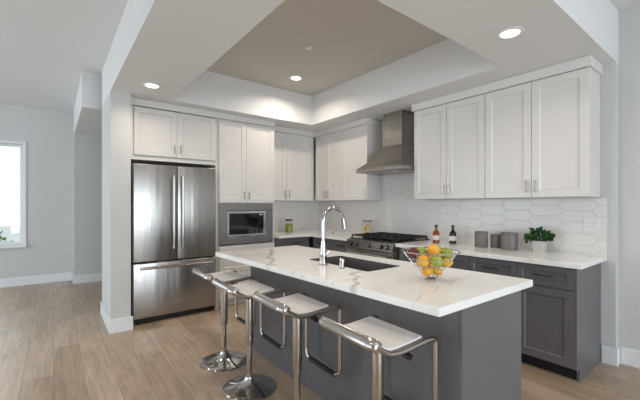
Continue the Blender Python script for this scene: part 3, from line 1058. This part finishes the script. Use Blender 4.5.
# ------------------------------------------------------------------ things on the wall worktops
ZW = 0.902
def canister(label, x, y, r, h):
    t_ = thing('canister', label, 'canister', (x, y, ZW), 'grey canisters')
    obj('body', MB().lathe([(r * .96, 0), (r, .004), (r, h - .022), (r * .985, h - .02)], (x, y, ZW), 36), 'canister', t_, smooth=True)
    obj('lid', MB().lathe([(r * .97, h - .0199), (r * 1.01, h - .018), (r * 1.01, h - .004), (r * .98, h), (0, h)], (x, y, ZW), 36, True, False), 'can_lid', t_, smooth=True)
    return t_
canister('grey cylindrical canister left of the other two, nearest the bottles', 3.45, 1.765, .062, .160)
canister('shortest grey canister, between the two taller ones', 3.53, 1.655, .050, .132)
canister('widest grey canister, nearest the potted plant', 3.47, 1.500, .074, .165)

def bottle(label, x, y, glass, liquid):
    t_ = thing('bottle', label, 'bottle', (x, y, ZW), 'condiment bottles')
    pr = [(.033, 0), (.037, .004), (.037, .105), (.033, .124), (.017, .143), (.0135, .152), (.0135, .180)]
    obj('glass', MB().lathe(pr, (x, y, ZW), 24), glass, t_, smooth=True)
    if liquid:
        obj('contents', MB().lathe([(r - .003, max(z, .004)) for r, z in pr[:5]], (x, y, ZW), 20), liquid, t_, smooth=True)
    obj('cap', MB().lathe([(.0155, .174), (.0155, .204), (.014, .206)], (x, y, ZW), 20), 'bottle_cap', t_, smooth=True)
    n = 20
    rr = []
    for z in (.035, .085):
        rr.append([(x + .0376 * math.cos(2 * PI * k / n), y + .0376 * math.sin(2 * PI * k / n), ZW + z) for k in range(n)])
    obj('paper_label', MB().rings(rr, False, False), 'label', t_, smooth=True)
    return t_
bottle('amber bottle with a white label right of the range', 3.43, 2.275, 'amber', 'amber_liquid')
bottle('black glass bottle with a white label right of the amber one', 3.50, 2.11, 'darkglass', None)

# potted plant
pp = thing('potted_plant', 'small leafy green plant in a square cement pot', 'potted plant', (3.53, 1.262, ZW))
mb = MB()
px, py, hw = 3.53, 1.262, .050
def sq(s_, z, r=.012):
    return rrect(px - s_, px + s_, py - s_, py + s_, r, ZW + z, 3)
mb.rings([sq(hw * .92, 0), sq(hw, .10), sq(hw - .007, .10), sq(hw - .009, .088)])
obj('pot', mb, 'cement', pp)
obj('soil', MB().box((px - hw + .012, py - hw + .012, ZW + .08), (px + hw - .012, py + hw - .012, ZW + .0895)), 'soil', pp)
mb = MB()
leaf_ball(mb, (px, py, ZW + .138), (.070, .098, .062), 190, .040, .75, 11, -.5)
leaf_ball(mb, (px - .03, py + .125, ZW + .10), (.02, .03, .012), 7, .03, .7, 5)
obj('foliage', mb, 'leaf', pp)
mb = MB()
for k in range(9):
    a = k * 2.4
    mb.tube([(px + .01 * math.cos(a), py + .01 * math.sin(a), ZW + .085), (px + .035 * math.cos(a), py + .045 * math.sin(a), ZW + .15)], .0018, 5)
mb.tube([(px, py, ZW + .088), (px - .01, py + .06, ZW + .125), (px - .03, py + .13, ZW + .102)], .0016, 5)
obj('stems', mb, 'leaf', pp)

# jars
def jar(name, label, x, y, r, h, filler):
    t_ = thing(name, label, 'jar', (x, y, ZW))
    pr = [(r * .9, 0), (r, .008), (r, h * .78), (r * .86, h * .86), (r * .86, h * .90)]
    obj('glass', MB().lathe(pr, (x, y, ZW), 28), 'jar', t_, smooth=True)
    obj('lid', MB().lathe([(r * .9, h * .9), (r * .92, h * .91), (r * .92, h * .97), (r * .85, h), (0, h)], (x, y, ZW), 28, True, False), 'iron' if filler == 'olives' else 'nickel', t_, smooth=True)
    obj('clasp', MB().tube([(x + r * .9 * math.cos(a), y + r * .9 * math.sin(a), ZW + h * .885) for a in [2 * PI * k / 24 for k in range(24)]], .0025, 6, closed=True), 'nickel', t_)
    return t_
j1 = jar('preserve_jar', 'glass jar of green preserves on the back wall worktop', 2.86, 4.47, .060, .21, 'olives')
obj('contents', MB().lathe([(.050, .008), (.054, .015), (.054, .135), (.045, .142)], (2.86, 4.47, ZW), 24), 'olives', j1, smooth=True)
j2 = jar('lemon_jar', 'glass jar filled with lemons left of the range', 3.50, 3.435, .074, .215, 'lemon')
for i, (dx, dy, dz) in enumerate(((-.029, .002, .032), (.029, .002, .032), (.0, -.024, .078), (.0, .026, .100), (-.006, -.026, .142))):
    lm = thing('lemon', 'lemons inside the glass jar left of the range', 'lemon', (3.50 + dx, 3.435 + dy, ZW + dz), 'lemons in the glass jar')
    obj('peel', MB().sphere((0, 0, 0), .027, (1.15, .9, .9), 16), 'lemon', lm, smooth=True, local=True)
    lm.rotation_euler = (0, random.uniform(-.6, .6), random.uniform(0, 6))

# small arched chrome tap in the corner
tp = thing('corner_tap', 'small arched chrome tap on the corner worktop behind the faucet', 'tap', (3.26, 3.90, ZW))
obj('base', MB().lathe([(.024, 0), (.024, .005), (.014, .012), (.012, .03)], (3.26, 3.90, ZW), 18), 'nickel', tp, smooth=True)
arc = [(3.26, 3.90, ZW + .02), (3.26, 3.90, ZW + .14)]
for k in range(1, 10):
    t_ = PI - PI * k / 9
    arc.append((3.26 - .035 + .0 + .035 * -math.cos(t_), 3.90 + .02 * (k / 9), ZW + .14 + .045 * math.sin(t_)))
arc = [(3.26, 3.90, ZW + .02), (3.26, 3.90, ZW + .14)] + [(3.26 - .035 - .035 * math.cos(PI - PI * k / 9) * -1 * -1, 3.90 + .045 * (k / 9), ZW + .14 + .045 * math.sin(PI * k / 9)) for k in range(1, 10)][0:0]
for k in range(1, 10):
    a = PI * k / 9
    arc.append((3.26 - .032 * (1 - math.cos(a)), 3.90 + .022 * (1 - math.cos(a)), ZW + .14 + .045 * math.sin(a)))
obj('spout', MB().tube(arc, .006, 10), 'nickel', tp, smooth=True)

# wall outlets
ol = thing('wall_outlet', 'white double outlet plate on the tiles at the right end of the range wall', 'outlet', (XR - .009, 0.908, 1.16))
XO = XR - .0092
obj('cover_plate', MB().box((XO - .006, 0.850, 1.100), (XO, 0.966, 1.220), .002), 'plate', ol)
for y in (0.880, 0.936):
    s_ = obj('socket', MB().box((XO - .0085, y - .017, 1.127), (XO - .0061, y + .017, 1.193), .001), 'plate', ol)
    sl = MB()
    for z in (1.143, 1.177):
        for dy in (-.006, .006):
            sl.box((XO - .0088, y + dy - .001, z - .005), (XO - .0086, y + dy + .001, z + .005))
    obj('slots', sl, 'slot', s_)

# ------------------------------------------------------------------ ceiling fittings
def downlight(label, x, y, z, power):
    t_ = thing('downlight', label, 'downlight', (x, y, z), 'recessed ceiling lights')
    obj('trim_ring', MB().lathe([(.088, -.0005), (.088, -.004), (.078, -.008), (.062, -.006), (.060, -.0005)], (x, y, z), 36, False, False), 'trim', t_, smooth=True)
    obj('lens', MB().lathe([(.0595, -.0035), (.0595, -.0008)], (x, y, z), 32), 'lens', t_)
    l = bpy.data.lights.new('downlight_lamp', 'AREA')
    l.shape = 'DISK'
    l.size = .11
    l.energy = power
    l.color = DOWN_COL
    l.spread = R(150)
    o = bpy.data.objects.new('downlight_lamp', l)
    C.objects.link(o)
    o.parent = t_
    o.location = (0, 0, -.012)
    return t_
downlight('lit recessed ceiling light above the refrigerator', 0.772, 3.725, ZS, DOWNLIGHT_W)
downlight('lit recessed ceiling light above the right end cabinets', 2.492, 1.073, ZS, DOWNLIGHT_W)
downlight('lit recessed ceiling light inside the raised tray ceiling', 2.436, 3.643, ZC - .012, DOWNLIGHT_W * 2.6)
sd = thing('smoke_detector', 'small round white detector on the tray ceiling', 'smoke detector', (2.067, 2.851, ZC - .012))
obj('housing', MB().lathe([(.036, -.0003), (.036, -.012), (.028, -.020), (0, -.021)], (2.067, 2.851, ZC - .012), 28, False, False), 'plate', sd, smooth=True)
obj('sensor_cap', MB().lathe([(.012, -.0205), (.010, -.028), (0, -.029)], (2.067, 2.851, ZC - .012), 16, False, False), 'plate', sd, smooth=True)

downlight('added unseen ceiling light over the near end of the bar stools', 0.772, 1.45, ZS, DOWNLIGHT_W)  # out-of-view lamp added to brighten seats and worktops from above
downlight('added unseen ceiling light in the tray over the bar stools', 1.45, 2.0, ZC - .012, DOWNLIGHT_W * 1.3)  # likewise added out of view, brightens the island top
downlight('added unseen ceiling light on the high ceiling beside the camera', -1.4, 0.6, ZC, DOWNLIGHT_W)  # this and the next two: unseen lamps added for overhead fill
downlight('added unseen ceiling light on the high ceiling behind the camera', 1.2, -1.4, ZC, DOWNLIGHT_W)
downlight('added unseen ceiling light on the high ceiling near the patio door', -1.4, -2.0, ZC, DOWNLIGHT_W)
# ------------------------------------------------------------------ bar stools (x local = toward the island)
st = thing('bar_stool', '', 'bar stool', (0, 0, 0), 'white and chrome bar stools')
obj('base', MB().lathe([(.190, 0), (.196, .003), (.196, .007), (.188, .011), (.150, .020), (.100, .032), (.062, .045), (.042, .062), (.031, .085), (.029, .092), (.024, .094)], n=56), 'chrome', st, smooth=True, local=True, autos=60)
obj('piston', MB().lathe([(.0195, .0945), (.0195, .32)], n=24), 'satin', st, smooth=True, local=True)
obj('column', MB().lathe([(.022, .315), (.0285, .318), (.0295, .322), (.0295, .665), (.026, .69)], n=28), 'satin', st, smooth=True, local=True)
HW = .186
prof = [(-.192, .770), (-.158, .742), (-.110, .715), (-.055, .709), (.03, .714), (.10, .720), (.140, .723), (.186, .718), (.186, .294)]
half = [(x, HW, z) for x, z in prof]
other = [(x, -HW, z) for x, z in reversed(prof)]
pth = fillet(half + other, .065, 8)
obj('hoop_frame', MB().tube(pth, .0125, 12, sec=(.0125, .0125)), 'satin', st, smooth=True, local=True, autos=60)
bb = fillet([(-.176, HW, .756), (-.194, HW, .772), (-.208, HW - .03, .776), (-.208, -HW + .03, .776), (-.194, -HW, .772), (-.176, -HW, .756)], .03, 6)
obj('back_bar', MB().tube(bb, .02, 16, sec=(.025, .0125), up=(-.25, 0, 1)), 'satin', st, smooth=True, local=True, autos=60)
# seat sheet
sp_ = fillet([(-.188, 0, .772), (-.156, 0, .749), (-.110, 0, .723), (-.055, 0, .717), (.03, 0, .722), (.112, 0, .729)], .03, 4)
th = .011
top = [(p.x, p.z + th) for p in sp_]
bot = [(p.x, p.z) for p in sp_]
outl = top + list(reversed(bot))
mb = MB()
mb.rings([[(x, -HW + .018, z) for x, z in outl], [(x, -HW + .016, z) for x, z in outl][:0] or [(x, HW - .018, z) for x, z in outl]])
obj('seat', mb, 'seat', st, smooth=True, local=True, autos=50)
mb = MB()
mb.box((-.07, -.07, .690), (.07, .07, .7005), .003)
mb.tube([(-.055, -HW, .702), (-.055, HW, .702)], .008, 8)
mb.tube([(.055, -HW, .709), (.055, HW, .709)], .008, 8)
obj('seat_mount', mb, 'nickel', st, local=True)
lv = obj('height_lever', MB().tube([(.02, -.06, .684), (.02, -.13, .676)], .005, 8), 'nickel', st, local=True)
obj('lever_grip', MB().tube([(.02, -.125, .677), (.02, -.135, .676), (.02, -.175, .671), (.02, -.182, .670)], .0145, 14), 'rubber', lv, smooth=True, local=True)
obj('footrest_sleeve', MB().tube([(.186, -.138, .294), (.186, .138, .294)], .0158, 14), 'rubber', st, smooth=True, local=True)
STOOLS = [((1.148, 2.815), -1, 'white and chrome bar stool farthest along the island, nearest the refrigerator'),
          ((1.125, 2.290), -1.5, 'white and chrome bar stool second from the refrigerator'),
          ((1.180, 1.750), -2.5, 'white and chrome bar stool third from the refrigerator, beside the nearest one'),
          ((1.212, 1.120), -3, 'white and chrome bar stool nearest the camera with its base out of view')]
for i, ((x, y), a, lab) in enumerate(STOOLS):
    if i:
        dup(st, (x, y, 0), R(a), lab)
st.location = (STOOLS[0][0][0], STOOLS[0][0][1], 0)
st.rotation_euler = (0, 0, R(STOOLS[0][1]))
st['label'] = STOOLS[0][2]
